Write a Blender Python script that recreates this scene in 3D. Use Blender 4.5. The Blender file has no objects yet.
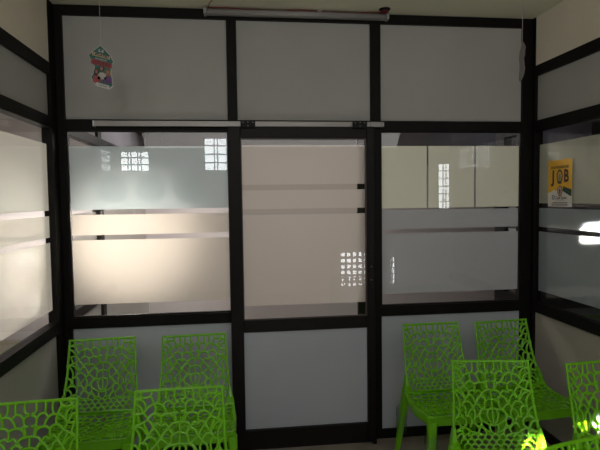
import bpy, bmesh, math, random
from mathutils import Vector, Matrix

random.seed(7)
scene = bpy.context.scene
COL = scene.collection
PI = math.pi

# ------------------------------------------------------------------ materials
def srgb(r, g, b):
    def f(c):
        c /= 255.0
        return c / 12.92 if c <= 0.04045 else ((c + 0.055) / 1.055) ** 2.4
    return (f(r), f(g), f(b), 1.0)

def mat(name, col, rough=0.5, metal=0.0, noise=0.0, scale=8.0, bump=0.0, bscale=60.0, coat=0.0, stretch=None, spec=0.5):
    m = bpy.data.materials.new(name); m.use_nodes = True
    nt = m.node_tree; b = nt.nodes['Principled BSDF']
    b.inputs['Base Color'].default_value = col
    b.inputs['Roughness'].default_value = rough
    b.inputs['Metallic'].default_value = metal
    b.inputs['Coat Weight'].default_value = coat
    b.inputs['Specular IOR Level'].default_value = spec
    tc = nt.nodes.new('ShaderNodeTexCoord')
    vec = tc.outputs['Object']
    if stretch:
        mp = nt.nodes.new('ShaderNodeMapping'); mp.inputs['Scale'].default_value = stretch
        nt.links.new(vec, mp.inputs['Vector']); vec = mp.outputs['Vector']
    if noise > 0:
        n = nt.nodes.new('ShaderNodeTexNoise'); n.inputs['Scale'].default_value = scale
        n.inputs['Detail'].default_value = 5
        nt.links.new(vec, n.inputs['Vector'])
        r = nt.nodes.new('ShaderNodeValToRGB')
        r.color_ramp.elements[0].position = 0.3; r.color_ramp.elements[1].position = 0.7
        r.color_ramp.elements[0].color = tuple(c * (1 - noise) for c in col[:3]) + (1,)
        r.color_ramp.elements[1].color = tuple(min(1, c * (1 + noise)) for c in col[:3]) + (1,)
        nt.links.new(n.outputs['Fac'], r.inputs['Fac'])
        nt.links.new(r.outputs['Color'], b.inputs['Base Color'])
    if bump > 0:
        n2 = nt.nodes.new('ShaderNodeTexNoise'); n2.inputs['Scale'].default_value = bscale
        nt.links.new(vec, n2.inputs['Vector'])
        bp = nt.nodes.new('ShaderNodeBump'); bp.inputs['Strength'].default_value = bump
        bp.inputs['Distance'].default_value = 0.004
        nt.links.new(n2.outputs['Fac'], bp.inputs['Height'])
        nt.links.new(bp.outputs['Normal'], b.inputs['Normal'])
    return m

def glass_mat(name, tint=(1, 1, 1, 1), rough=0.01, ior=1.45):
    m = bpy.data.materials.new(name); m.use_nodes = True
    nt = m.node_tree; nt.nodes.clear()
    out = nt.nodes.new('ShaderNodeOutputMaterial'); mix = nt.nodes.new('ShaderNodeMixShader')
    tr = nt.nodes.new('ShaderNodeBsdfTransparent'); gl = nt.nodes.new('ShaderNodeBsdfGlossy')
    fr = nt.nodes.new('ShaderNodeFresnel'); ge = nt.nodes.new('ShaderNodeNewGeometry')
    mr = nt.nodes.new('ShaderNodeMapRange')          # same reflectance from both sides of a thin sheet
    mr.inputs['To Min'].default_value = ior; mr.inputs['To Max'].default_value = 1 / ior
    nt.links.new(ge.outputs['Backfacing'], mr.inputs['Value']); nt.links.new(mr.outputs[0], fr.inputs['IOR'])
    tr.inputs['Color'].default_value = tint; gl.inputs['Roughness'].default_value = rough
    nt.links.new(fr.outputs[0], mix.inputs[0]); nt.links.new(tr.outputs[0], mix.inputs[1])
    nt.links.new(gl.outputs[0], mix.inputs[2]); nt.links.new(mix.outputs[0], out.inputs['Surface'])
    return m

def film_mat(name, dcol, tcol, mixf=0.5, clear=0.03, noise=0.05):
    """frosted vinyl film: part diffuse, part translucent, a trace of see-through"""
    m = bpy.data.materials.new(name); m.use_nodes = True
    nt = m.node_tree; nt.nodes.clear()
    out = nt.nodes.new('ShaderNodeOutputMaterial')
    m1 = nt.nodes.new('ShaderNodeMixShader'); m2 = nt.nodes.new('ShaderNodeMixShader')
    d = nt.nodes.new('ShaderNodeBsdfDiffuse'); t = nt.nodes.new('ShaderNodeBsdfTranslucent')
    tr = nt.nodes.new('ShaderNodeBsdfTransparent')
    t.inputs['Color'].default_value = tcol
    tc = nt.nodes.new('ShaderNodeTexCoord'); n = nt.nodes.new('ShaderNodeTexNoise')
    n.inputs['Scale'].default_value = 2.5; n.inputs['Detail'].default_value = 6
    r = nt.nodes.new('ShaderNodeValToRGB')
    r.color_ramp.elements[0].color = tuple(c * (1 - noise) for c in dcol[:3]) + (1,)
    r.color_ramp.elements[1].color = tuple(min(1, c * (1 + noise)) for c in dcol[:3]) + (1,)
    nt.links.new(tc.outputs['Object'], n.inputs['Vector']); nt.links.new(n.outputs['Fac'], r.inputs['Fac'])
    nt.links.new(r.outputs['Color'], d.inputs['Color'])
    m1.inputs[0].default_value = mixf; m2.inputs[0].default_value = clear
    nt.links.new(d.outputs[0], m1.inputs[1]); nt.links.new(t.outputs[0], m1.inputs[2])
    nt.links.new(m1.outputs[0], m2.inputs[1]); nt.links.new(tr.outputs[0], m2.inputs[2])
    nt.links.new(m2.outputs[0], out.inputs['Surface'])
    return m

M = {}
M['frame'] = mat('dark_bronze_aluminium', (0.007, 0.006, 0.0055, 1), 0.5, 0.0, 0.12, 20, stretch=(1, 1, 0.2), spec=0.12)
M['door_frame'] = mat('dark_bronze_door_aluminium', (0.009, 0.0075, 0.0075, 1), 0.45, 0.0, 0.15, 12, spec=0.15)
M['panel'] = mat('grey_laminate', (0.385, 0.38, 0.36, 1), 0.6, 0, 0.03, 3, 0.03, 250, spec=0.2)
M['panel_low'] = mat('pale_grey_laminate', (0.41, 0.43, 0.485, 1), 0.5, 0, 0.03, 2.5, 0.02, 250)
M['plaster'] = mat('cream_plaster', (0.74, 0.67, 0.56, 1), 0.85, 0, 0.04, 3, 0.02, 90)
M['ceiling'] = mat('ceiling_paint', (0.70, 0.685, 0.55, 1), 0.9, 0, 0.03, 2)
M['floor'] = mat('beige_stone_floor', (0.30, 0.255, 0.21, 1), 0.35, 0, 0.12, 5, 0.03, 40)
M['room'] = mat('neighbour_room_paint', (0.40, 0.37, 0.37, 1), 0.9, 0, 0.03, 2)
M['room_band'] = mat('neighbour_room_band', (0.20, 0.195, 0.225, 1), 0.8, 0, 0.1, 3)  # dark tone put in to dim the view through the top strips
M['dark_room'] = mat('dim_corridor_paint', (0.035, 0.034, 0.038, 1), 0.9, 0, 0.05, 2)  # near-black paint, dimness of the right side put into the colour
M['glass'] = glass_mat('clear_glass')
M['film_left_top'] = film_mat('frosted_film_cool', (0.36, 0.40, 0.41, 1), (0.53, 0.615, 0.635, 1), 0.5)  # greyer copy of the left film, dimmer background put into its colour
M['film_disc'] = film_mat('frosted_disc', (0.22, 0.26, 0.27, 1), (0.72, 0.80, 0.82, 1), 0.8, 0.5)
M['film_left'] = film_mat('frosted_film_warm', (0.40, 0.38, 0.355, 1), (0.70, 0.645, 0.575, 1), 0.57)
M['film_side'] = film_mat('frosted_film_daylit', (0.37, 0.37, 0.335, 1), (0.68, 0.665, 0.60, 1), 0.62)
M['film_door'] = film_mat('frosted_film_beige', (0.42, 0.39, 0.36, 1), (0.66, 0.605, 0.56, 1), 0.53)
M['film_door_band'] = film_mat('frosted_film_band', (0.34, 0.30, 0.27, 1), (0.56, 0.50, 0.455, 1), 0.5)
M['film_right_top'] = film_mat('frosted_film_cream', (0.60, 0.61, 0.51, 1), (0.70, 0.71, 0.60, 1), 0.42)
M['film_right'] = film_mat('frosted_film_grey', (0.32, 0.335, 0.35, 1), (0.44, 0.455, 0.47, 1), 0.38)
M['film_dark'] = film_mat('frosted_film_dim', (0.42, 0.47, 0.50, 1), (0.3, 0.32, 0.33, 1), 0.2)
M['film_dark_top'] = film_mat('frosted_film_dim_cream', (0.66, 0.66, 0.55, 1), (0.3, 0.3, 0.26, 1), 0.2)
M['green'] = mat('green_moulded_plastic', (0.14, 0.44, 0.005, 1), 0.27, 0, 0.06, 6, spec=0.5)
M['silver'] = mat('brushed_aluminium', (0.27, 0.255, 0.24, 1), 0.4, 0.4, 0.1, 14, stretch=(0.3, 6, 6))
M['black'] = mat('black_plastic', (0.006, 0.006, 0.007, 1), 0.5, 0, 0.1, 20, spec=.15)
M['steel'] = mat('steel_screw', (0.5, 0.5, 0.5, 1), 0.3, 1.0)
M['white'] = mat('white_plastic', (0.34, 0.325, 0.32, 1), 0.4, 0, 0.03, 9)
M['diffuser'] = mat('opal_diffuser', (0.28, 0.265, 0.265, 1), 0.45, 0, 0.02, 9)
M['red_wire'] = mat('red_wire', (0.22, 0.012, 0.015, 1), 0.45)
M['string'] = mat('nylon_string', (0.42, 0.42, 0.40, 1), 0.5)
M['teal'] = mat('teal_print', (0.02, 0.11, 0.085, 1), 0.5, 0, 0.05, 30)
M['paper'] = mat('white_card', (0.50, 0.48, 0.46, 1), 0.5, 0, 0.03, 30)
M['cream'] = mat('cream_print', (0.5, 0.38, 0.25, 1), 0.5)
M['red'] = mat('red_print', (0.30, 0.045, 0.05, 1), 0.5)
M['darkred'] = mat('dark_red_print', (0.09, 0.01, 0.015, 1), 0.5)
M['purple'] = mat('purple_print', (0.11, 0.03, 0.16, 1), 0.5)
M['skin'] = mat('skin_print', (0.26, 0.14, 0.09, 1), 0.5)
M['hair'] = mat('hair_print', (0.02, 0.012, 0.01, 1), 0.5)
M['shirt'] = mat('shirt_print', (0.36, 0.33, 0.32, 1), 0.5)
M['bluegrey'] = mat('blue_grey_print', (0.10, 0.115, 0.135, 1), 0.6, 0, 0.35, 35)
M['yellow'] = mat('yellow_print', (0.85, 0.46, 0.02, 1), 0.5, 0, 0.05, 30)
M['poster_white'] = mat('poster_paper', (0.78, 0.74, 0.70, 1), 0.5, 0, 0.03, 30)
M['ink'] = mat('dark_ink', (0.018, 0.02, 0.022, 1), 0.5)
M['ink_purple'] = mat('purple_ink', (0.07, 0.02, 0.06, 1), 0.5)
M['ink_green'] = mat('green_ink', (0.015, 0.06, 0.04, 1), 0.5)
M['grey_ink'] = mat('grey_ink', (0.25, 0.23, 0.24, 1), 0.5)
M['brown_ink'] = mat('brown_ink', (0.30, 0.10, 0.02, 1), 0.5)
M['wrap'] = glass_mat('clear_plastic_wrap', (0.85, 0.9, 0.85, 1), 0.15, 1.8)

# ------------------------------------------------------------------ helpers
def finish(name, bm, m, parent=None, smooth=False, loc=None):
    me = bpy.data.meshes.new(name)
    bmesh.ops.recalc_face_normals(bm, faces=bm.faces)
    bm.to_mesh(me); bm.free()
    if smooth:
        for p in me.polygons: p.use_smooth = True
    me.materials.append(m)
    o = bpy.data.objects.new(name, me); COL.objects.link(o)
    if parent is not None: o.parent = parent
    if loc is not None: o.location = loc
    return o

def add_box(bm, x0, x1, y0, y1, z0, z1, bev=0.0, seg=2):
    r = bmesh.ops.create_cube(bm, size=1.0)
    vs = r['verts']
    for v in vs:
        v.co = Vector((x0 + (v.co.x + .5) * (x1 - x0), y0 + (v.co.y + .5) * (y1 - y0), z0 + (v.co.z + .5) * (z1 - z0)))
    if bev > 0:
        es = {e for v in vs for e in v.link_edges}
        bmesh.ops.bevel(bm, geom=list(es), offset=bev, segments=seg, affect='EDGES', profile=0.5)

def box(name, m, x0, x1, y0, y1, z0, z1, parent=None, bev=0.0):
    bm = bmesh.new(); add_box(bm, x0, x1, y0, y1, z0, z1, bev)
    return finish(name, bm, m, parent)

def sheet(name, m, x0, x1, y0, y1, z0, z1, parent=None):
    """thin film: one rectangle, flat in x or in y"""
    bm = bmesh.new()
    if abs(x1 - x0) < abs(y1 - y0): c = [((x0 + x1) / 2, y, z) for y, z in ((y0, z0), (y1, z0), (y1, z1), (y0, z1))]
    else: c = [(x, (y0 + y1) / 2, z) for x, z in ((x0, z0), (x1, z0), (x1, z1), (x0, z1))]
    bm.faces.new([bm.verts.new(v) for v in c])
    return finish(name, bm, m, parent)

def add_tube(bm, pts, r, n=8, cap=True):
    pts = [Vector(p) for p in pts]
    rings = []
    prev = None
    for i, p in enumerate(pts):
        a = pts[max(0, i - 1)]; b = pts[min(len(pts) - 1, i + 1)]
        t = (b - a).normalized()
        if prev is None:
            up = Vector((0, 0, 1)) if abs(t.z) < .9 else Vector((1, 0, 0))
            u = t.cross(up).normalized()
        else:
            u = (prev - t * prev.dot(t)).normalized()
        prev = u; w = t.cross(u)
        rr = r[i] if isinstance(r, (list, tuple)) else r
        rings.append([bm.verts.new(p + u * math.cos(2 * PI * k / n) * rr + w * math.sin(2 * PI * k / n) * rr) for k in range(n)])
    for a, b in zip(rings, rings[1:]):
        for k in range(n): bm.faces.new((a[k], a[(k + 1) % n], b[(k + 1) % n], b[k]))
    if cap:
        bm.faces.new(rings[0][::-1]); bm.faces.new(rings[-1])

def empty(name, loc=(0, 0, 0), rz=0.0, parent=None):
    o = bpy.data.objects.new(name, None); COL.objects.link(o)
    o.empty_display_size = 0.1
    o.location = loc; o.rotation_euler = (0, 0, rz)
    if parent is not None: o.parent = parent
    return o

def thing(o, label, cat, group=None):
    o['label'] = label; o['category'] = cat
    if group: o['group'] = group
    return o

def struct(o):
    o['kind'] = 'structure'; return o

def flat(name, pts, m, parent, y=0.0, th=0.0006):
    """flat printed shape in the local XZ plane, facing -Y"""
    bm = bmesh.new()
    vs = [bm.verts.new((p[0], y, p[1])) for p in pts]
    f = bm.faces.new(vs)
    r = bmesh.ops.extrude_face_region(bm, geom=[f])
    bmesh.ops.translate(bm, verts=[v for v in r['geom'] if isinstance(v, bmesh.types.BMVert)], vec=(0, th, 0))
    bmesh.ops.triangulate(bm, faces=[f for f in bm.faces if len(f.verts) > 4])
    return finish(name, bm, m, parent)

def ell(cx, cz, rx, rz, n=20, a0=0, a1=2 * PI):
    return [(cx + rx * math.cos(a0 + (a1 - a0) * k / n), cz + rz * math.sin(a0 + (a1 - a0) * k / n)) for k in range(n + (0 if abs(a1 - a0 - 2 * PI) < 1e-6 else 1))]

def text(name, body, size, m, parent, x, z, y, rot=0.0, sx=1.0, bold=0.0, shear=0.0):
    cu = bpy.data.curves.new(name, 'FONT'); cu.body = body; cu.size = size
    cu.align_x = 'CENTER'; cu.align_y = 'CENTER'; cu.offset = bold; cu.extrude = 0.0002; cu.shear = shear
    cu.resolution_u = 3
    t = bpy.data.objects.new(name + '_curve', cu); COL.objects.link(t)
    dg = bpy.context.evaluated_depsgraph_get(); dg.update()
    me = bpy.data.meshes.new_from_object(t.evaluated_get(dg))
    bpy.data.objects.remove(t); bpy.data.curves.remove(cu)
    me.name = name
    me.transform(Matrix.Translation((x, y, z)) @ Matrix.Rotation(rot, 4, 'Y') @ Matrix.Rotation(PI / 2, 4, 'X') @ Matrix.Diagonal((sx, 1, 1, 1)))
    me.materials.clear(); me.materials.append(m)
    o = bpy.data.objects.new(name, me); COL.objects.link(o); o.parent = parent
    return o

# ------------------------------------------------------------------ dimensions (metres)
LX, RX = -1.064, 1.959            # inner faces of the side partitions
H = 2.767                         # ceiling
MT, MB = 2.094, 2.027             # middle rail
LT, LB = 0.887, 0.821             # lower rail
YB = -5.4                         # wall behind the camera
YF = 3.0                          # far wall of the next room
YE = -1.3                         # near end of the side partitions
WL, WR = -3.2, 4.6                # outer walls

# ------------------------------------------------------------------ shell
struct(box('floor', M['floor'], WL, WR, YB, YF, -0.08, 0.0))
struct(box('ceiling', M['ceiling'], WL, WR, YB, YF, H, H + 0.08))
struct(box('wall_far', M['room'], WL, WR, YF, YF + 0.1, 0, H))
struct(box('far_wall_dark_band', M['room_band'], LX, WR, YF - .02, YF, 2.0, H))  # added dark upper zone, holds down brightness behind the top strips
struct(box('low_dark_screen', M['dark_room'], 3.06, WR, 2.50, 2.58, 0, 1.62))  # added low dark screen, keeps the right clear strips dark
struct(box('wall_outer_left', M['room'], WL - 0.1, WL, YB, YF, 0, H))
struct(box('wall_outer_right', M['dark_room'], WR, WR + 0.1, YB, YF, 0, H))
struct(box('wall_return_left', M['plaster'], WL, LX - 0.06, YE - 0.1, YE, 0, H))
struct(box('wall_return_right', M['plaster'], RX + 0.06, WR, YE - 0.1, YE, 0, H))

# wall behind the camera with grilled window openings (x0, x1, z0, z1)
openings = [(-1.92, -1.44, 2.08, 2.42), (-0.56, 0.06, 2.08, 2.64), (1.72, 2.32, 0.06, 0.68), (2.64, 2.76, 0.06, 0.56), (3.52, 3.76, 1.38, 2.20)]  # low and tall openings are made up, giving bright reflections in the glass
def wall_with_holes(name, m, x0, x1, z0, z1, y0, y1, holes):
    xs = sorted({x0, x1, *[h[0] for h in holes], *[h[1] for h in holes]})
    zs = sorted({z0, z1, *[h[2] for h in holes], *[h[3] for h in holes]})
    bm = bmesh.new()
    for a, b in zip(xs, xs[1:]):
        run = None
        for c, d in zip(zs, zs[1:]):
            cx, cz = (a + b) / 2, (c + d) / 2
            solid = not any(h[0] < cx < h[1] and h[2] < cz < h[3] for h in holes)
            if solid:
                run = (run[0], d) if run else (c, d)
            if not solid and run:
                add_box(bm, a, b, y0, y1, *run); run = None
        if run: add_box(bm, a, b, y0, y1, *run)
    return finish(name, bm, m)
struct(wall_with_holes('wall_back', M['plaster'], WL, WR, 0, H, YB - 0.12, YB, openings))
for i, (a, b, c, d) in enumerate(openings):
    w = struct(empty('window_%d' % (i + 6), ((a + b) / 2, YB - 0.06, c)))
    hw, hh = (b - a) / 2, d - c
    bm = bmesh.new()
    for s in (-1, 1): add_box(bm, s * hw - (0.02 if s > 0 else 0), s * hw + (0.02 if s < 0 else 0), -.02, .02, 0, hh)
    add_box(bm, -hw + .02, hw - .02, -.02, .02, 0, .02); add_box(bm, -hw + .02, hw - .02, -.02, .02, hh - .02, hh)
    finish('window_frame', bm, M['frame'], w)
    bm = bmesh.new()
    nb, nh = [(2, 3), (2, 4), (5, 6), (1, 5), (1, 6)][i]
    for k in range(1, nb + 1):
        x = -hw + 2 * hw * k / (nb + 1)
        for dx in ((-.026, .026) if i != 2 else (0,)): add_tube(bm, [(x + dx, .03, 0), (x + dx, .03, hh)], .012 if i != 2 else .024, 6)
    for k in range(1, nh):
        add_tube(bm, [(-hw, .03, hh * k / nh), (hw, .03, hh * k / nh)], .014 if i != 2 else .024, 6)
    finish('window_grille', bm, M['frame'], w)

# ------------------------------------------------------------------ front partition
wf = struct(empty('wall_front', (0, 0, 0)))
D = 0.07
posts = [(LX, -1.019), (-0.054, 0.007), (0.855, 0.922), (1.889, RX)]
for a, b in posts: box('post', M['frame'], a, b, 0, D, 0, H, wf, 0.003)
bays = [(-1.019, -0.054), (0.007, 0.855), (0.922, 1.889)]
for i, (a, b) in enumerate(bays):
    box('top_rail', M['frame'], a, b, 0.001, D, 2.707, H, wf, 0.002)
    box('middle_rail', M['frame'], a, b, 0.001, D, MB, MT, wf, 0.002)
    p = box('upper_panel', M['panel'], a, b, 0.02, 0.03, MT, 2.707, wf)
    if i != 1:
        box('lower_rail', M['frame'], a, b, 0.001, D, LB, LT, wf, 0.002)
        box('bottom_rail', M['frame'], a, b, 0.001, D, 0, 0.061, wf, 0.002)
        box('lower_panel', M['panel_low'], a, b, 0.02, 0.03, 0.061, LB, wf)

STRIPS = [(1.549, 1.935), (1.393, 1.517), (0.965, 1.362)]   # film bands, z
def front_window(n, a, b, mats, top_cuts=None):
    w = struct(empty('window_%d' % n, (0, 0, 0)))
    box('glass_pane', M['glass'], a, b, 0.02, 0.025, LT, MB, w)
    for k, (z0, z1) in enumerate(STRIPS):
        if k == 0 and top_cuts:
            for c0, c1 in top_cuts: sheet('frosted_film', mats[0], c0, c1, 0.028, 0.029, z0 - .02, z1, w)
        else:
            sheet('frosted_film', mats[min(k, 1)], a + .008, b - .008, 0.028, 0.029, z0, z1, w)
    bm = bmesh.new()
    for z0, z1 in ((LT, LT + .008), (MB - .008, MB)): add_box(bm, a, b, .012, .02, z0, z1)
    for x0, x1 in ((a, a + .007), (b - .007, b)): add_box(bm, x0, x1, .012, .02, LT + .008, MB - .008)
    finish('glazing_bead', bm, M['door_frame'], w)
    return w
w1 = front_window(1, *bays[0], (M['film_left_top'], M['film_left']))
for cx in (-.765, -.535, -.315):
    bm = bmesh.new()
    bm.faces.new([bm.verts.new((cx + a, .034, b)) for a, b in ell(0, 1.675, .088, .088, 32)])
    finish('film_disc', bm, M['film_disc'], w1)
front_window(2, *bays[2], (M['film_right_top'], M['film_right']), [(0.928, 1.239), (1.250, 1.567), (1.579, 1.883)])

struct(box('trim_2', M['frame'], .775, .855, .045, D, 0, MB, None, .002))

# ------------------------------------------------------------------ side partitions
def side_partition(name, sgn, X, ub, ut, mats, n, corner):
    """sgn -1: left wall (body lies at x < X), +1: right wall"""
    w = struct(empty(name, (X, 0, 0)))
    def sb(nm, m, d0, d1, y0, y1, z0, z1, par, bev=0.002):
        xs = sorted((sgn * d0, sgn * d1))
        if nm == 'frosted_film': return sheet(nm, m, xs[0], xs[1], y0, y1, z0, z1, par)
        return box(nm, m, xs[0], xs[1], y0, y1, z0, z1, par, bev)
    q0, q1 = (0.90, 1.0) if sgn < 0 else (0.36, 0.48)
    segs = [(YE, -corner), (D, q0), (q1, YF)] if sgn < 0 else [(YE, -corner), (D, q0)]
    sb('post', M['frame'], 0, .06, -corner, 0, 0, H, w)
    sb('post', M['frame'], 0, .06, 0, D, 0, H, w)
    sb('post', M['frame'], 0, .06, q0, q1, 0, H, w)
    for si, (y0, y1) in enumerate(segs):
        sb('upper_rail', M['frame'], 0, .06, y0, y1, ub, ut, w)
        sb('middle_rail', M['frame'], 0, .06, y0, y1, MB, MT, w)
        sb('lower_rail', M['frame'], 0, .06, y0, y1, LB, LT, w)
        sb('bottom_rail', M['frame'], 0, .06, y0, y1, 0, .061, w)
        sb('plaster_infill', M['plaster'] if si == 0 else M['room_band'], .004, .06, y0, y1, ut, H, w, 0)  # segments past the front wall darkened to dim the top strips
        sb('upper_panel', M['panel'] if si == 0 else M['room_band'], .02, .03, y0, y1, MT, ub, w, 0)
        sb('lower_panel', M['panel'] if sgn < 0 else M['panel_warm'], .02, .03, y0, y1, .061, LB, w, 0)
        win = struct(empty('window_%d' % (n if si == 0 else n + 8 + si), (X, 0, 0)))
        sb('glass_pane', M['glass'], .022, .027, y0, y1, LT, MB, win, 0)
        for k, (z0, z1) in enumerate(STRIPS):
            sb('frosted_film', mats[min(k, 1)], .030, .031, y0 + .008, y1 - .012, z0, z1, win, 0)
        # thin bright lip of the rails
    return w
M['panel_warm'] = mat('warm_grey_laminate', (0.42, 0.385, 0.34, 1), 0.55, 0, 0.04, 2.5, 0.02, 250, spec=.25)
M['panel_left_low'] = M['panel']
side_partition('wall_left', -1, LX, 2.334, 2.403, (M['film_side'], M['film_side']), 3, 0.09)
side_partition('wall_right', 1, RX, 2.385, 2.453, (M['film_dark_top'], M['film_dark']), 4, 0.03)

# ------------------------------------------------------------------ sliding door
dr = struct(empty('door_1', (0.40, -0.06, 0)))
def dbox(nm, m, x0, x1, z0, z1, y0=0, y1=0.045, bev=0.004, par=None):
    if nm == 'frosted_film': return sheet(nm, m, x0 - .40, x1 - .40, y0, y1, z0, z1, dr)
    return box(nm, m, x0 - .40, x1 - .40, y0, y1, z0, z1, par or dr, bev)
DX0, DG0, DG1, DX1 = -0.057, 0.021, 0.811, 0.862
dbox('stile', M['door_frame'], DX0, DG0, .013, 2.046)
dbox('stile', M['door_frame'], DG1, DX1, .013, 2.046)
dbox('top_rail', M['door_frame'], DG0, DG1, 1.975, 2.046, .001)
dbox('middle_rail', M['door_frame'], DG0, DG1, .767, .844, .001)
dbox('bottom_rail', M['door_frame'], DG0, DG1, .013, .141, .001)
dbox('kick_panel', M['panel_low'], DG0, DG1, .141, .767, .022, .030, 0)
dbox('glass_pane', M['glass'], DG0, DG1, .844, 1.975, .018, .023, 0)
for z0, z1, x1 in ((1.690, 1.934, DG1), (1.538, 1.655, DG1), (0.93, 1.502, DG1), (1.655, 1.690, .757), (1.512, 1.538, .757)):
    thin = z1 - z0 < .05
    dbox('frosted_film', M['film_door_band'] if z1 - z0 < .05 else M['film_door'], DG0 + .004, x1 - .003, z0, z1, .026 if not thin else .0265, .027 if not thin else .0268, 0)
bm = bmesh.new()
for z0, z1 in ((.844, .851), (1.968, 1.975)): add_box(bm, DG0 - .4, DG1 - .4, .010, .017, z0, z1)
for x0, x1 in ((DG0, DG0 + .006), (DG1 - .009, DG1)): add_box(bm, x0 - .4, x1 - .4, .010, .017, .851, 1.968)
M['bead'] = mat('brown_glazing_bead', (0.06, 0.040, 0.034, 1), 0.4)
finish('glazing_bead', bm, M['bead'], dr)
for z in (1.16, 1.075):
    bm = bmesh.new(); add_tube(bm, [(.838 - .4, .001, z), (.838 - .4, -.002, z)], .0035, 8)
    finish('lock_screw', bm, M['grey_ink'], dr)
dbox('floor_guide', M['black'], .842, .866, .0, .03, -.006, .02, .002)
# top hanger brackets move with the door
for x in (.068, .765):
    bm = bmesh.new(); add_box(bm, x - .4 - .045, x - .4 + .045, -.020, -.006, 2.034, 2.078, .003)
    hb = finish('hanger_bracket', bm, M['black'], dr)
    for dx, dz in ((-.03, .012), (0, .014), (.03, .012), (0, -.008)):
        bm = bmesh.new()
        add_tube(bm, [(x - .4 + dx, -.0195, 2.056 + dz), (x - .4 + dx, -.0222, 2.056 + dz)], .003, 8)
        finish('screw', bm, M['grey_ink'], hb)

tr = thing(empty('sliding_door_track', (0.04, -0.045, 2.063)), 'long silver aluminium sliding track above the frosted glass door', 'track')
bm = bmesh.new()
add_box(bm, -.885, .884, .008, .044, .012, .0165, .001); add_box(bm, -.885, .884, -.002, .008, -.016, .0165, .002)
finish('rail', bm, M['silver'], tr)
bm = bmesh.new(); add_box(bm, .785, .888, -.006, -.0022, -.014, .0145, .001)
es = finish('end_stop', bm, M['cream_metal'] if 'cream_metal' in M else M['white'], tr)
for dx, dz in ((.80, .008), (.80, -.008), (.87, .008), (.87, -.008)):
    bm = bmesh.new(); add_tube(bm, [(dx, -.0055, dz), (dx, -.0075, dz)], .003, 8)
    finish('screw', bm, M['ink'], es)
bm = bmesh.new(); add_box(bm, -.888, -.882, -.004, .044, -.017, .0172, .001)
finish('end_cap', bm, M['steel'], tr)

# ------------------------------------------------------------------ tube light on the top rail
tl = thing(empty('tube_light', (0.389, -0.003, 2.737)), 'unlit slim white tube light mounted along the top rail under the ceiling', 'light')
bm = bmesh.new(); add_box(bm, -.56, .56, -.03, 0, -.014, .018, .003); finish('housing', bm, M['white'], tl)
bm = bmesh.new()
for k in range(1):
    add_tube(bm, [(-.555, -.036, -.001), (.555, -.036, -.001)], .0165, 18)
finish('tube_diffuser', bm, M['diffuser'], tl, True)
for s in (-1, 1):
    bm = bmesh.new(); add_box(bm, s * .566 - .008, s * .566 + .008, -.056, 0, -.019, .019, .004); finish('end_cap', bm, M['white'], tl)
bm = bmesh.new()
wp = [(-.52, -.13, .029), (-.535, -.10, .027), (-.545, -.045, .021)]
for k in range(1, 22): wp.append((-.545 + k * .0515, -.03 - .012 * math.sin(k * .7), .0215 + .002 * math.sin(k * 1.3)))
add_tube(bm, wp, .0028, 6); finish('red_wire', bm, M['red_wire'], tl, True)
bm = bmesh.new(); add_box(bm, .12, .15, -.042, -.026, .0185, .028, .003); finish('wire_clip', bm, M['white'], tl)
jb = thing(empty('ceiling_rose', (0.925, -0.085, H)), 'small round dark wiring outlet on the ceiling at right end of tube light', 'outlet')
bm = bmesh.new(); bmesh.ops.create_cone(bm, cap_ends=True, segments=24, radius1=.030, radius2=.036, depth=.010, matrix=Matrix.Translation((0, 0, -.005)))
finish('cover', bm, M['black'], jb)
bm = bmesh.new()
add_tube(bm, [(.02 * math.cos(a * .6) , .02 * math.sin(a * .6), -.012 - .0004 * a) for a in range(20)], .0025, 6)
finish('wire_loop', bm, M['red_wire'], jb, True)

# ------------------------------------------------------------------ hanging card signs
def tilt(cx, cz, w, h, sk):   # skewed ribbon
    return [(cx - w / 2, cz - h / 2 + sk * w / 2), (cx + w / 2, cz - h / 2 - sk * w / 2), (cx + w / 2, cz + h / 2 - sk * w / 2), (cx - w / 2, cz + h / 2 + sk * w / 2)]
K = .000556
def q(px, py): return ((px - 150) * K, (235 - py) * K)
def hanging_card(loc, rz, label, mats):
    root = thing(empty('hanging_sign', loc, rz), label, 'sign')
    outline = [(148, 40), (232, 128), (262, 192), (240, 218), (236, 255), (232, 300), (244, 345), (247, 408), (215, 434), (160, 424), (104, 402), (74, 374), (55, 332), (88, 280), (90, 222), (62, 206), (58, 165), (38, 128), (74, 98)]
    card = flat('card', [q(*p) for p in outline], mats['border'], root, 0, .0012)
    inner = [(150 + (a - 150) * .93, 237 + (b - 237) * .955) for a, b in outline]
    flat('printed_face', [q(*p) for p in inner], mats['face'], root, -.0008)
    bm = bmesh.new(); add_tube(bm, [(0, .0006, (235 - 46) * K), (0, .0006, H - loc[2])], .0012, 6)
    finish('string', bm, M['string'], root)
    return root
hs = hanging_card((-0.663, -0.55, 2.268), 0.0, 'teal arrow-shaped card sign with three people hanging by a string at upper left', dict(border=M['paper'], face=M['teal']))
text('course_number', '5-E', .020, M['paper'], hs, *q(152, 98), -.0014, math.radians(10), 1.0, .0006)
flat('cream_banner', [q(*p) for p in ((76, 102), (228, 142), (228, 172), (76, 134))], M['cream'], hs, -.0014)
text('banner_word', 'UPDATED', .0185, M['ink'], hs, *q(152, 137), -.0021, math.radians(13.5), .92, .0007)
text('small_line', 'JOB ORIENTED', .0085, M['paper'], hs, *q(150, 172), -.0016, math.radians(13.5), 1.0, .0002)
flat('red_banner', [q(*p) for p in ((64, 160), (242, 208), (240, 252), (64, 208))], M['red'], hs, -.0012)
text('red_banner_word', 'COURSES', .0205, M['darkred'], hs, *q(152, 207), -.0021, math.radians(14), .98, .0007)
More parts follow.
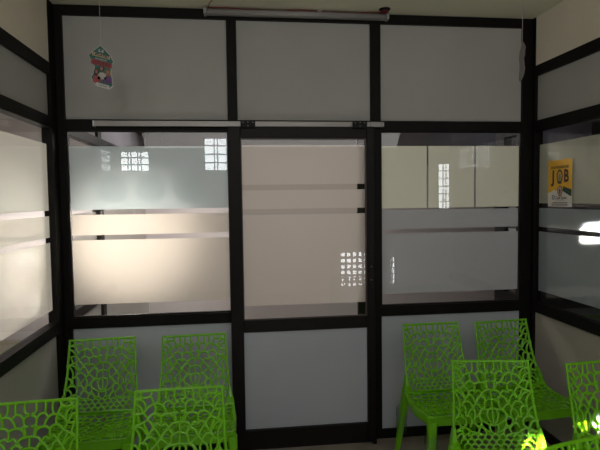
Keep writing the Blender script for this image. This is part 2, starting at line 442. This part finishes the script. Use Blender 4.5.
def person(name, cx, fy, top, tm, hm, bald=False, s=1.0):
    flat(name + '_hair', [q(*p) for p in ell(cx, fy + (0 if bald else 12), 24 * s, 24 * s if bald else 40 * s)], hm, hs, -.0016)
    body = [(cx - 34 * s, top + 62), (cx - 32 * s, top + 18), (cx - 12 * s, top), (cx + 12 * s, top), (cx + 32 * s, top + 18), (cx + 34 * s, top + 62)]
    flat(name + '_top', [q(*p) for p in body], tm, hs, -.0022)
    flat(name + '_face', [q(*p) for p in ell(cx, fy, 12 * s, 17 * s)], M['skin'], hs, -.0028)
person('seated_woman', 108, 278, 312, M['red'], M['hair'])
person('tall_man', 152, 252, 285, M['shirt'], M['hair'], True, 1.1)
person('standing_woman', 203, 288, 318, M['purple'], M['brown_ink'])
flat('white_tag', [q(*p) for p in ((104, 372), (215, 402), (215, 434), (104, 402))], M['paper'], hs, -.0034)
text('tag_word', 'Code Room', .0085, M['ink'], hs, *q(160, 403), -.0041, math.radians(15), 1.0, .0002)
h2 = hanging_card((1.592, -0.50, 2.356), math.radians(76), 'blue-grey card sign seen almost edge-on hanging by a string near right corner', dict(border=M['grey_ink'], face=M['bluegrey']))
flat('pale_band', [q(*p) for p in ((80, 150), (228, 185), (228, 225), (80, 195))], M['paper'], h2, -.0014)
flat('grey_block', [q(*p) for p in ((92, 250), (228, 260), (226, 350), (70, 345))], M['grey_ink'], h2, -.0014)

# ------------------------------------------------------------------ poster on the right glass (faces -X)
pg = thing(empty('job_poster', (1.9798, -0.272, 1.675), math.radians(-90)), 'yellow and white JOB poster stuck on the right-hand frosted glass', 'poster')
# local X runs towards the camera side (-Y world), local -Y faces into the room (-X world)
PW, PH = .236, .290
def r4(x0, x1, z0, z1): return [(x0, z0), (x1, z0), (x1, z1), (x0, z1)]
flat('sheet', r4(-PW / 2, PW / 2, -PH / 2, PH / 2), M['poster_white'], pg, 0, .0008)
flat('yellow_field', [(-PW / 2, -.060), (-.085, -.052), (-.060, -.040), (-.035, -.047), (.0, -.030), (.03, -.050), (.06, -.045), (.09, -.056), (PW / 2, -.060), (PW / 2, PH / 2), (-PW / 2, PH / 2)], M['yellow'], pg, -.0006)
text('headline', 'KNOWLEDGE FOR', .0205, M['ink'], pg, .0, .098, -.0013, 0, 1.0, .0005)
text('letter_j', 'J', .105, M['ink_purple'], pg, -.064, .040, -.0013, 0, .95, .0035)
text('letter_b', 'B', .105, M['ink_purple'], pg, .064, .040, -.0013, 0, .80, .0035)
ring = bmesh.new()
no = 28
for k in range(no):
    a0, a1 = 2 * PI * k / no, 2 * PI * (k + 1) / no
    vs = [ring.verts.new((c[0], -.0014, c[1])) for c in ((.030 * math.cos(a0), .042 + .043 * math.sin(a0)), (.030 * math.cos(a1), .042 + .043 * math.sin(a1)), (.020 * math.cos(a1), .042 + .031 * math.sin(a1)), (.020 * math.cos(a0), .042 + .031 * math.sin(a0)))]
    ring.faces.new(vs)
bmesh.ops.remove_doubles(ring, verts=ring.verts, dist=1e-5)
finish('letter_o', ring, M['ink_green'], pg)
flat('lamp_drawing', ell(0, .036, .012, .024), M['grey_ink'], pg, -.0013)
flat('red_ribbon', [(-.026, -.004), (-.016, .0), (-.024, .006), (.024, .006), (.016, .0), (.026, -.004)], M['red'], pg, -.0013)
flat('coin', ell(.003, -.048, .026, .034), M['brown_ink'], pg, -.0013)
flat('coin_face', ell(.003, -.048, .019, .026), M['paper'], pg, -.0019)
flat('coin_figure', ell(.003, -.050, .010, .018), M['brown_ink'], pg, -.0025)
flat('dark_sleeve', [(.030, -.048), (.038, -.020), (.115, -.040), (.115, -.080), (.105, -.080)], M['ink_green'], pg, -.0020)
flat('logo_mark', ell(-.062, -.088, .014, .016), M['grey_ink'], pg, -.0013)
flat('logo_mark', ell(-.060, -.088, .009, .011), M['paper'], pg, -.0019)
text('company_name', 'Code Room', .026, M['ink'], pg, .012, -.090, -.0013, 0, .85, .0003, .25)
for z, wd in ((-.104, .09), (-.130, .16), (-.137, .15)):
    flat('small_print', r4(-wd / 2, wd / 2, z - .0016, z + .0016), M['grey_ink'] if z > -.11 else M['ink_purple'], pg, -.0013)
text('contact_line', 'Ph  77 35 11 26 84', .0135, M['ink'], pg, .003, -.121, -.0013, 0, 1.0, .0002) if False else flat('small_print', r4(-.07, .075, -.123, -.119), M['ink'], pg, -.0013)

# dark lettering stuck to the clear strip, right of the poster
sl = thing(empty('sticker_lettering', (1.9795, -0.458, 1.517), math.radians(-90)), 'three small dark sticker letter tops on the clear strip beside the yellow poster', 'sticker')
for k, x in enumerate((-.042, .0, .040)):
    flat('letter_fragment', [(x + a, b) for a, b in ((-.016, 0), (-.013, .010), (-.004, .015), (.006, .014), (.014, .009), (.016, 0))], M['ink'], sl, 0)

# ------------------------------------------------------------------ green lattice chairs
def catmull(P, n=14):
    out = []
    for i in range(len(P) - 1):
        p0 = P[max(0, i - 1)]; p1 = P[i]; p2 = P[i + 1]; p3 = P[min(len(P) - 1, i + 2)]
        for k in range(n):
            t = k / n
            out.append(tuple(.5 * (2 * b + (c - a) * t + (2 * a - 5 * b + 4 * c - d) * t * t + (3 * b - a - 3 * c + d) * t ** 3) for a, b, c, d in zip(p0, p1, p2, p3)))
    out.append(tuple(P[-1])); return out
PROF = catmull([(.236, .826), (.205, .715), (.172, .610), (.138, .524), (.110, .472), (.076, .444), (.030, .433), (-.06, .431), (-.15, .438), (-.225, .446), (-.252, .440)])
ARC = [0]
for a, b in zip(PROF, PROF[1:]): ARC.append(ARC[-1] + math.hypot(b[0] - a[0], b[1] - a[1]))
LEN = ARC[-1]
def prof(t):
    t = min(max(t, 0), LEN)
    for i in range(len(ARC) - 1):
        if ARC[i + 1] >= t: break
    f = (t - ARC[i]) / max(1e-9, ARC[i + 1] - ARC[i])
    y = PROF[i][0] + (PROF[i + 1][0] - PROF[i][0]) * f; z = PROF[i][1] + (PROF[i + 1][1] - PROF[i][1]) * f
    a = PROF[max(0, i - 1)]; b = PROF[min(len(PROF) - 1, i + 2)]
    dy, dz = b[0] - a[0], b[1] - a[1]; L = math.hypot(dy, dz)
    return y, z, dz / L, -dy / L                 # point + normal (towards the sitter / up)
TB = None
for i, p in enumerate(PROF):
    if p[1] < .460 and TB is None: TB = ARC[i]   # where the back turns into the seat
def lerp_tab(tab, t):
    for (a, va), (b, vb) in zip(tab, tab[1:]):
        if t <= b:
            f = (t - a) / (b - a); f = f * f * (3 - 2 * f); return va + (vb - va) * f
    return tab[-1][1]
WTAB = [(0, .180), (.16, .186), (.30, .196), (TB, .212), (TB + .12, .216), (LEN - .06, .208), (LEN, .190)]
def sheet_to_chair(x, t, w):
    """x in half-width units of 0.2, t metres along the profile, w metres off the sheet"""
    u = x / .2
    y, z, ny, nz = prof(t)
    # normal: profile rotated so that it points to the front/up
    nl = math.hypot(ny, nz); ny, nz = ny / nl, nz / nl
    if nz < 0: ny, nz = -ny, -nz
    cav = lerp_tab([(0, .022), (.25, .030), (TB, .022), (TB + .15, .014), (LEN, .002)], t)
    off = w - cav * (1 - u * u)
    return Vector((u * lerp_tab(WTAB, t), y + ny * off, z + nz * off))

def lattice(name, t0, t1, rows, rib, margin, seedv):
    rnd = random.Random(seedv)
    seeds = []
    for (t, n, bow) in rows:
        half = []
        xs = [(-1 + (2 * k + 1) / n) * .2 for k in range(n)]
        for x in xs:
            if x > 1e-6:
                jx, jt = rnd.uniform(-.008, .008), rnd.uniform(-.007, .007)
                half.append((x + jx, t + jt + bow * (x / .2) ** 2))
            elif abs(x) <= 1e-6:
                seeds.append((0.0, t + rnd.uniform(-.002, .002)))
        for (x, tt) in half: seeds += [(x, tt), (-x, tt)]
    polys = []
    for i, (sx, st) in enumerate(seeds):
        P = [(-.2 + margin, t0 + margin), (.2 - margin, t0 + margin), (.2 - margin, t1 - margin), (-.2 + margin, t1 - margin)]
        for j, (ox, ot) in enumerate(seeds):
            if i == j: continue
            dx, dt = ox - sx, ot - st; d = math.hypot(dx, dt)
            if d > .16 or d < 1e-6: continue
            nx, nt = dx / d, dt / d; lim = d / 2 - rib / 2
            Q = []
            for a, b in zip(P, P[1:] + P[:1]):
                da = (a[0] - sx) * nx + (a[1] - st) * nt - lim; db = (b[0] - sx) * nx + (b[1] - st) * nt - lim
                if da <= 0: Q.append(a)
                if da * db < 0:
                    f = da / (da - db); Q.append((a[0] + (b[0] - a[0]) * f, a[1] + (b[1] - a[1]) * f))
            P = Q
            if len(P) < 3: break
        if len(P) < 3: continue
        # drop tiny edges, then round the corners
        R = []
        for p in P:
            if not R or math.hypot(p[0] - R[-1][0], p[1] - R[-1][1]) > .003: R.append(p)
        if len(R) > 2 and math.hypot(R[0][0] - R[-1][0], R[0][1] - R[-1][1]) < .003: R.pop()
        if len(R) < 3: continue
        area = abs(sum(a[0] * b[1] - b[0] * a[1] for a, b in zip(R, R[1:] + R[:1]))) / 2
        if area < 7e-5: continue
        for it in range(2):
            S = []
            for a, b in zip(R, R[1:] + R[:1]):
                c = .25
                S += [(a[0] + (b[0] - a[0]) * c, a[1] + (b[1] - a[1]) * c), (a[0] + (b[0] - a[0]) * (1 - c), a[1] + (b[1] - a[1]) * (1 - c))]
            R = S
        polys.append(R)
    cu = bpy.data.curves.new(name, 'CURVE'); cu.dimensions = '2D'; cu.fill_mode = 'BOTH'
    def spline(P):
        s = cu.splines.new('POLY'); s.points.add(len(P) - 1); s.use_cyclic_u = True
        for pt, p in zip(s.points, P): pt.co = (p[0], p[1], 0, 1)
    N = 30
    B = [(-.2 + .4 * k / N, t0) for k in range(N)] + [(.2, t0 + (t1 - t0) * k / N) for k in range(N)] + [(.2 - .4 * k / N, t1) for k in range(N)] + [(-.2, t1 - (t1 - t0) * k / N) for k in range(N)]
    spline(B)
    for P in polys: spline(P)
    cu.extrude = .0026; cu.bevel_depth = .0022; cu.bevel_resolution = 1; cu.offset = -.0022
    t = bpy.data.objects.new(name + '_curve', cu); COL.objects.link(t)
    dg = bpy.context.evaluated_depsgraph_get(); dg.update()
    me = bpy.data.meshes.new_from_object(t.evaluated_get(dg))
    bpy.data.objects.remove(t); bpy.data.curves.remove(cu)
    me.name = name
    bm = bmesh.new(); bm.from_mesh(me)
    bmesh.ops.remove_doubles(bm, verts=bm.verts, dist=1e-5)
    for v in bm.verts: v.co = sheet_to_chair(v.co.x, v.co.y, v.co.z)
    bmesh.ops.recalc_face_normals(bm, faces=bm.faces)
    bm.to_mesh(me); bm.free()
    me.materials.clear(); me.materials.append(M['green'])
    return me

seat_len = LEN - .012 - TB
seat_rows = [(TB + seat_len * f, n, 0) for f, n in ((.035, 9), (.115, 10), (.195, 9), (.275, 10), (.355, 9), (.44, 10), (.53, 9), (.62, 10), (.71, 9), (.80, 10), (.90, 9))]
# left half of the back lattice, drawn on a 342-unit half width; Y grows downwards from the top edge at 45
RIBS = [
 [(55,108),(80,111),(98,104),(103,80),(101,50)],
 [(101,98),(120,108),(150,108),(168,100),(178,75),(179,50)],
 [(168,100),(186,125),(196,150),(200,170)],
 [(220,50),(235,80),(238,115),(235,140),(226,164)],
 [(288,50),(286,90),(287,120),(296,150)],
 [(355,50),(350,90),(352,120),(366,146),(388,152)],
 [(388,162),(368,166),(355,180),(352,200),(355,225),(368,240),(388,244)],
 [(55,122),(85,118),(108,125),(128,145),(140,170),(145,198)],
 [(55,160),(85,165),(108,185),(122,210),(132,232)],
 [(132,232),(145,210),(160,190),(180,175),(200,168),(225,162),(245,165),(268,182),(288,212),(302,248)],
 [(203,170),(213,195),(215,220),(208,242)],
 [(270,182),(283,158),(300,150),(320,152),(340,168),(353,195)],
 [(302,248),(325,252),(345,250),(358,236)],
 [(55,242),(85,235),(110,233),(132,232),(150,255),(168,277)],
 [(88,236),(100,270),(108,295),(116,312)],
 [(55,338),(75,328),(95,320),(116,312),(140,300),(160,286),(170,275),(185,254),(212,241),(240,248),(258,268),(262,295),(261,330)],
 [(258,268),(275,258),(302,250),(335,258),(355,275),(364,312)],
 [(358,238),(367,275),(373,316)],
 [(138,302),(150,335),(165,365),(180,398)],
 [(165,285),(190,310),(205,338),(200,362),(180,398)],
 [(207,348),(222,328),(240,322),(258,335),(270,340),(285,328),(300,330),(312,345),(322,362)],
 [(210,348),(235,375),(250,402),(264,438)],
 [(322,362),(300,378),(285,402),(274,436)],
 [(322,362),(335,336),(358,323),(400,318)],
 [(330,365),(345,388),(357,400)],
 [(62,336),(90,330),(115,335),(140,355),(160,385),(180,405)],
 [(76,336),(100,365),(115,395),(125,430),(124,468)],
 [(180,402),(195,376),(218,358)],
 [(264,438),(280,402),(312,375),(335,385),(347,408),(346,440)],
 [(148,470),(152,450),(165,430),(190,419),(215,428),(236,455),(243,482)],
 [(180,402),(170,415),(164,430)],
 [(60,460),(80,465),(102,477),(118,500),(122,525),(110,552),(92,574)],
 [(122,468),(140,456),(165,463),(180,490),(185,520),(182,552)],
 [(122,468),(130,505),(140,535),(156,552)],
 [(240,480),(215,505),(208,535),(215,562)],
 [(241,480),(258,505),(263,535),(256,562)],
 [(243,480),(262,446),(285,450),(305,468),(322,488)],
 [(322,488),(300,520),(286,552)],
 [(322,488),(345,470),(343,435),(362,412),(402,398)],
 [(322,488),(350,492),(372,494),(406,484)],
 [(376,496),(362,525),(370,565),(390,605),(409,622)],
 [(338,492),(310,515),(303,545),(310,575),(340,602),(380,624),(411,630)],
 [(255,565),(258,600),(275,630),(300,642)],
 [(252,590),(262,565),(286,553),(306,576),(313,610),(302,642)],
 [(65,590),(92,576),(115,555),(140,552),(170,568),(185,598),(180,630),(160,646),(138,650)],
 [(72,590),(92,590),(115,596),(132,620),(138,650),(118,668),(92,680)],
 [(182,560),(200,553),(215,556),(235,580),(233,610),(216,650)],
 [(160,646),(190,660),(216,675),(222,692)],
 [(216,650),(233,612),(256,616),(280,640),(291,665),(281,695)],
 [(222,690),(242,690),(265,696),(281,695)],
 [(380,624),(378,660),(390,690),(413,705)],
 [(313,615),(322,640),(346,670),(380,690)],
 [(291,665),(305,645),(325,655),(341,680),(345,700),(326,722)],
 [(284,690),(300,722)],
 [(104,690),(130,675),(150,680),(160,710),(158,742)],
 [(158,650),(152,680)],[(205,665),(208,700),(200,725)],
]

for row, Y in enumerate((722, 762, 800, 836)):                # small fish-scale arches just above the bend
    for k in range(-1, 7):
        X = 411 - 54 * k - (27 if row % 2 else 0)
        if X < 100 + (Y - 700) * .7 or X > 420: continue
        RIBS.append([(X - 27, Y + 22), (X - 25, Y), (X - 12, Y - 14), (X, Y - 17), (X + 12, Y - 14), (X + 25, Y), (X + 27, Y + 22)])

def back_lattice():
    bm = bmesh.new()
    s = .000526
    T = lambda Y: min((Y - 45) * s * TB / .4165, TB + .004)
    AX = lambda Y: 388 + min(Y, 630) / 630 * 24
    def to_sheet(p, sg): return (sg * (AX(p[1]) - p[0]) / 342 * .2, T(p[1]))
    def sweep(pts, hw, ht, w0=0.0, closed=False):
        rings = []
        for i, p in enumerate(pts):
            a = pts[max(0, i - 1)]; b = pts[min(len(pts) - 1, i + 1)]
            dx, dt = b[0] - a[0], b[1] - a[1]; L = math.hypot(dx, dt) or 1
            nx, nt = -dt / L, dx / L
            ring = []
            for c, d in ((1, 0), (.7, .8), (0, 1), (-.7, .8), (-1, 0), (-.7, -.8), (0, -1), (.7, -.8)):
                ring.append(bm.verts.new(sheet_to_chair(p[0] + nx * c * hw, p[1] + nt * c * hw, w0 + d * ht)))
            rings.append(ring)
        for a, b in zip(rings, rings[1:]):
            for k in range(8): bm.faces.new((a[k], a[(k + 1) % 8], b[(k + 1) % 8], b[k]))
        bm.faces.new(rings[0]); bm.faces.new(rings[-1][::-1])
    for sg in (-1, 1):
        for r in RIBS:
            pts = catmull([to_sheet(p, sg) for p in r], 4)
            sweep(pts, .0055, .0058)
    sweep([(0, T(y)) for y in range(318, 620, 15)], .0050, .0042)
    # top, side and bottom borders
    sweep([(-.2 + .4 * k / 24, .006) for k in range(25)], .0070, .0062)
    for sg in (-1, 1): sweep([(sg * .194, TB * k / 30) for k in range(31)], .0072, .0064)
    sweep([(-.2 + .4 * k / 24, TB) for k in range(25)], .0060, .0050)
    # solid wings low on both sides
    for sg in (-1, 1):
        grid = []
        for k in range(15):
            f = k / 14; Y = 540 + (845 - 540) * f
            xin = 56 + 100 * f ** 1.6 + 8 * math.sin(f * 18)
            row = [to_sheet((50 + (xin - 50) * j / 3, Y), sg) for j in range(4)]
            grid.append(row)
        layers = []
        for w0 in (.0035, -.0035):
            layers.append([[bm.verts.new(sheet_to_chair(max(-.2, min(.2, x)), t, w0)) for x, t in row] for row in grid])
        for L in layers:
            for a, b in zip(L, L[1:]):
                for j in range(3): bm.faces.new((a[j], a[j + 1], b[j + 1], b[j]))
        for k in range(14):
            bm.faces.new((layers[0][k][3], layers[0][k + 1][3], layers[1][k + 1][3], layers[1][k][3]))
    bmesh.ops.recalc_face_normals(bm, faces=bm.faces)
    me = bpy.data.meshes.new('backrest'); bm.to_mesh(me); bm.free()
    for p in me.polygons: p.use_smooth = True
    me.materials.append(M['green']); return me
me_back = back_lattice()
me_seat = lattice('seat', TB, LEN - .012, seat_rows, .0085, .012, 5)

def apron_mesh():
    # rim/skirt under the sides and the front of the seat
    path = []
    for k in range(13):                                     # right side from the back towards the front
        t = TB - .075 + (LEN - .05 - TB + .075) * k / 12
        p = sheet_to_chair(.2, t, 0); path.append((p.x + .001, p.y, p.z + .003))
    c = path[-1]
    for k in range(1, 6):
        a = PI / 2 * k / 5
        path.append((c[0] - .035 * (1 - math.cos(a)), c[1] - .028 * math.sin(a), c[2] - .002 * k / 5))
    e = path[-1]
    half = path[:]
    for k in range(1, 7): half.append((e[0] * (1 - k / 6), e[1] - .004 * math.sin(PI / 2 * k / 6), e[2] - .002 * k / 6))
    full = half + [(-x, y, z) for x, y, z in half[-2::-1]]
    n = len(full); bm = bmesh.new(); rings = []
    for i, p in enumerate(full):
        a = Vector(full[max(0, i - 1)]); b = Vector(full[min(n - 1, i + 1)])
        t = (b - a); t.z = 0; t.normalize()
        out = Vector((t.y, -t.x, 0))                        # outward
        if out.dot(Vector((p[0], p[1], 0))) < 0: out = -out
        f = min(i, n - 1 - i)
        h = .018 + .030 * min(1, f / 7.0)
        P = Vector(p)
        sec = [P + out * .002 + Vector((0, 0, -h)), P + out * .004 + Vector((0, 0, -.004)), P + out * .001, P - out * .006, P - out * .007 + Vector((0, 0, -h))]
        rings.append([bm.verts.new(v) for v in sec])
    for a, b in zip(rings, rings[1:]):
        for k in range(5): bm.faces.new((a[k], a[(k + 1) % 5], b[(k + 1) % 5], b[k]))
    bm.faces.new(rings[0]); bm.faces.new(rings[-1][::-1])
    bmesh.ops.recalc_face_normals(bm, faces=bm.faces)
    me = bpy.data.meshes.new('seat_rim'); bm.to_mesh(me); bm.free()
    for p in me.polygons: p.use_smooth = False
    me.materials.append(M['green']); return me
me_rim = apron_mesh()

def leg_mesh(name, pts):
    """pts: (centre, half x, half y) from top to foot -> tapered rounded bar"""
    bm = bmesh.new(); rings = []
    for c, hx, hy in pts:
        ch = min(hx, hy) * .35
        sec = [(-hx + ch, -hy), (hx - ch, -hy), (hx, -hy + ch), (hx, hy - ch), (hx - ch, hy), (-hx + ch, hy), (-hx, hy - ch), (-hx, -hy + ch)]
        rings.append([bm.verts.new((c[0] + a, c[1] + b, c[2])) for a, b in sec])
    for a, b in zip(rings, rings[1:]):
        for k in range(8): bm.faces.new((a[k], a[(k + 1) % 8], b[(k + 1) % 8], b[k]))
    bm.faces.new(rings[0]); bm.faces.new(rings[-1][::-1])
    bmesh.ops.recalc_face_normals(bm, faces=bm.faces)
    me = bpy.data.meshes.new(name); bm.to_mesh(me); bm.free()
    me.materials.append(M['green']); return me
legs = []
for s in (-1, 1):
    legs.append(leg_mesh('leg', [((s * .190, -.228, .425), .024, .026), ((s * .192, -.232, .38), .022, .022), ((s * .197, -.238, .20), .018, .017), ((s * .202, -.246, 0), .014, .013)]))
    legs.append(leg_mesh('leg', [((s * .193, .140, .545), .006, .012), ((s * .197, .130, .49), .012, .026), ((s * .201, .135, .43), .016, .030), ((s * .205, .165, .30), .017, .024), ((s * .212, .215, .12), .015, .018), ((s * .216, .250, 0), .014, .015)]))

def make_chair(loc, rz, label):
    r = thing(empty('lattice_chair', loc, rz), label, 'chair', 'green plastic lattice chairs')
    for nm, me in [('backrest', me_back), ('seat', me_seat), ('seat_rim', me_rim)] + [('leg', m) for m in legs]:
        o = bpy.data.objects.new(nm, me); COL.objects.link(o); o.parent = r
    return r
def place_by_back(xc, yc, deg):      # centre of the top edge of the backrest -> chair origin
    a = math.radians(deg); d = .236
    return (xc + d * math.sin(a), yc - d * math.cos(a), 0), a
chairs = [
    (-.777, -.254, 3, 'green lattice plastic chair against the wall in the left corner, leftmost of back row'),
    (-.266, -.258, 3, 'green lattice plastic chair against the wall just left of the sliding door'),
    (-.824, -1.158, 3, 'green lattice plastic chair cut off by the left photo edge, front row'),
    (-.257, -1.106, 1, 'green lattice plastic chair in front row, standing before the chair left of the door'),
    (1.162, -.233, 2, 'green lattice plastic chair against the wall just right of the door, plastic wrap on leg'),
    (1.614, -.243, 5, 'green lattice plastic chair in the right corner of the back row'),
    (1.168, -.971, -9, 'green lattice plastic chair in right front row with sunlight on its lower right edge'),
    (1.660, -1.060, 4, 'green lattice plastic chair cut by the right photo edge, below the yellow poster'),
    (1.080, -1.765, 11, 'green lattice plastic chair showing only its top edge at the bottom right corner'),
]
for x, y, a, lab in chairs:
    loc, rz = place_by_back(x, y, a)
    c = make_chair(loc, rz, lab)
    if 'wrap' in lab:
        for lx, ly, z0, z1, tlt in ((-.197, -.238, .18, .36, .02), (-.207, .175, .18, .34, .04)):
            bm = bmesh.new()
            add_tube(bm, [(lx - .002, ly - .002 + tlt * (z1 - z) * 1.2, z) for z in (z1, (2 * z1 + z0) / 3, (z1 + 2 * z0) / 3, z0)], [.033, .036, .031, .034], 9, False)
            finish('plastic_wrap', bm, M['wrap'], c)

# ------------------------------------------------------------------ light
w = bpy.data.worlds.new('sky'); scene.world = w; w.use_nodes = True
nt = w.node_tree; bg = nt.nodes['Background']
bg.inputs['Color'].default_value = (0.92, 0.97, 1.0, 1); bg.inputs['Strength'].default_value = 14

def lamp(name, kind, loc, target, energy, col=(1, 1, 1), sx=1, sy=None, spread=None, **kw):
    l = bpy.data.lights.new(name, kind); l.energy = energy; l.color = col
    if kind == 'AREA':
        l.shape = 'RECTANGLE'; l.size = sx; l.size_y = sy or sx
        if spread is not None: l.spread = math.radians(spread)
    if kind == 'SPOT':
        l.spot_size = math.radians(kw.get('cone', 40)); l.spot_blend = kw.get('blend', 1); l.shadow_soft_size = kw.get('soft', .05)
    o = bpy.data.objects.new(name, l); COL.objects.link(o); o.location = loc
    o.rotation_euler = (Vector(target) - Vector(loc)).to_track_quat('-Z', 'Y').to_euler()
    return o
# sky portals in the openings behind the camera
for a, b, c, d in openings:
    p = lamp('window_portal', 'AREA', ((a + b) / 2, YB - .11, (c + d) / 2), ((a + b) / 2, 0, (c + d) / 2), 1, (1, 1, 1), b - a, d - c)
    p.data.cycles.is_portal = True
# added soft fill lamp under the ceiling, behind the camera
lamp('ceiling_fill', 'AREA', (0.5, -3.45, 2.74), (0.45, -1.0, 0.3), 36, (1.0, .97, .92), 3.5, 1.2)
# daylight in the left corridor
lamp('corridor_daylight', 'AREA', (WL + .05, 0.3, 1.40), (0, 0.3, 1.40), 42, (1.0, .96, .90), 3.0, 1.0)
# next room
lamp('next_room_fill', 'AREA', (0.3, 1.7, 2.70), (0.3, 0.7, 0.0), 66, (1.0, .94, .88), 1.8, 1.5)  # added area lamp that backlights the frosted film
lamp('far_wall_fill', 'SPOT', (-0.2, 0.9, 2.4), (-.70, 3.0, 1.0), 230, (1.0, .93, .87), cone=46, blend=1, soft=.1)  # added spot brightening the left part of the far wall
lamp('far_wall_cool_fill', 'SPOT', (1.6, 0.9, 2.4), (1.5, 3.0, 0.9), 14, (.92, .92, 1.0), cone=90, blend=1, soft=.1)  # added cool spot lifting the right part of the far wall
lamp('corridor_end_fill', 'SPOT', (-2.0, 1.3, 2.3), (-2.2, 3.0, 1.35), 420, (1.0, .95, .88), cone=58, soft=.1)  # added spot whitening the end wall seen through the left strips
lamp('floor_fill', 'AREA', (0.5, -2.5, .03), (0.5, -2.4, 3), 9, (1.0, .95, .86), 2.4, .9)  # added upward fill lamp at floor level, lifts ceiling and side walls
lamp('sun_glow', 'SPOT', (-0.95, 1.3, 1.45), (-.68, 0.02, 1.38), 170, (1.0, .90, .79), cone=44, soft=.1)
# sun beams
lamp('right_corridor_fill', 'SPOT', (3.2, 1.0, 1.7), (3.3, 3.0, 2.4), 12, (.85, .88, 1.0), cone=75, soft=.2)  # not a beam: added spot lifting the upper far wall on the right
lamp('corridor_sun', 'SPOT', (-2.2, 0.5, 1.75), (LX - .03, -.60, 1.42), 75, (1.0, .94, .84), cone=34, soft=.05)
lamp('corridor_sun', 'AREA', (-2.5, 0.4, 1.5), (LX - .03, -.56, 1.16), 0.32, (1.0, .96, .90), .08, .30, 7)
lamp('corridor_sun', 'AREA', (-2.5, 0.55, 1.5), (LX - .03, -.36, 1.18), 0.28, (1.0, .96, .90), .04, .30, 6)
lamp('sun_beam', 'AREA', (-1.40, -3.70, 2.27), (1.98, -.72, 1.405), 7, (1.0, .95, .86), .34, .06, 1.0)
lamp('sun_beam', 'AREA', (-1.96, -4.10, 1.36), (1.40, -1.10, .41), 8, (1.0, .95, .80), .11, .09, 1.5)

# ------------------------------------------------------------------ camera
cam = bpy.data.cameras.new('camera'); co = bpy.data.objects.new('camera', cam); COL.objects.link(co)
F = Vector((0.11950172, 0.99149506, -0.05154501)); R = Vector((0.99265026, -0.12031724, -0.01300866)); U = Vector((0.01909978, 0.04961161, 0.99858594))
co.matrix_world = Matrix(((R.x, U.x, -F.x, 0), (R.y, U.y, -F.y, -3.22401), (R.z, U.z, -F.z, 1.6), (0, 0, 0, 1)))
cam.sensor_width = 36; cam.lens = 510 * 36 / 600; cam.clip_start = .05
scene.camera = co
scene.view_settings.view_transform = 'Standard'
scene.view_settings.look = 'None'
scene.view_settings.exposure = 0
scene.cycles.use_denoising = True
scene.cycles.max_bounces = 10
scene.cycles.transparent_max_bounces = 16
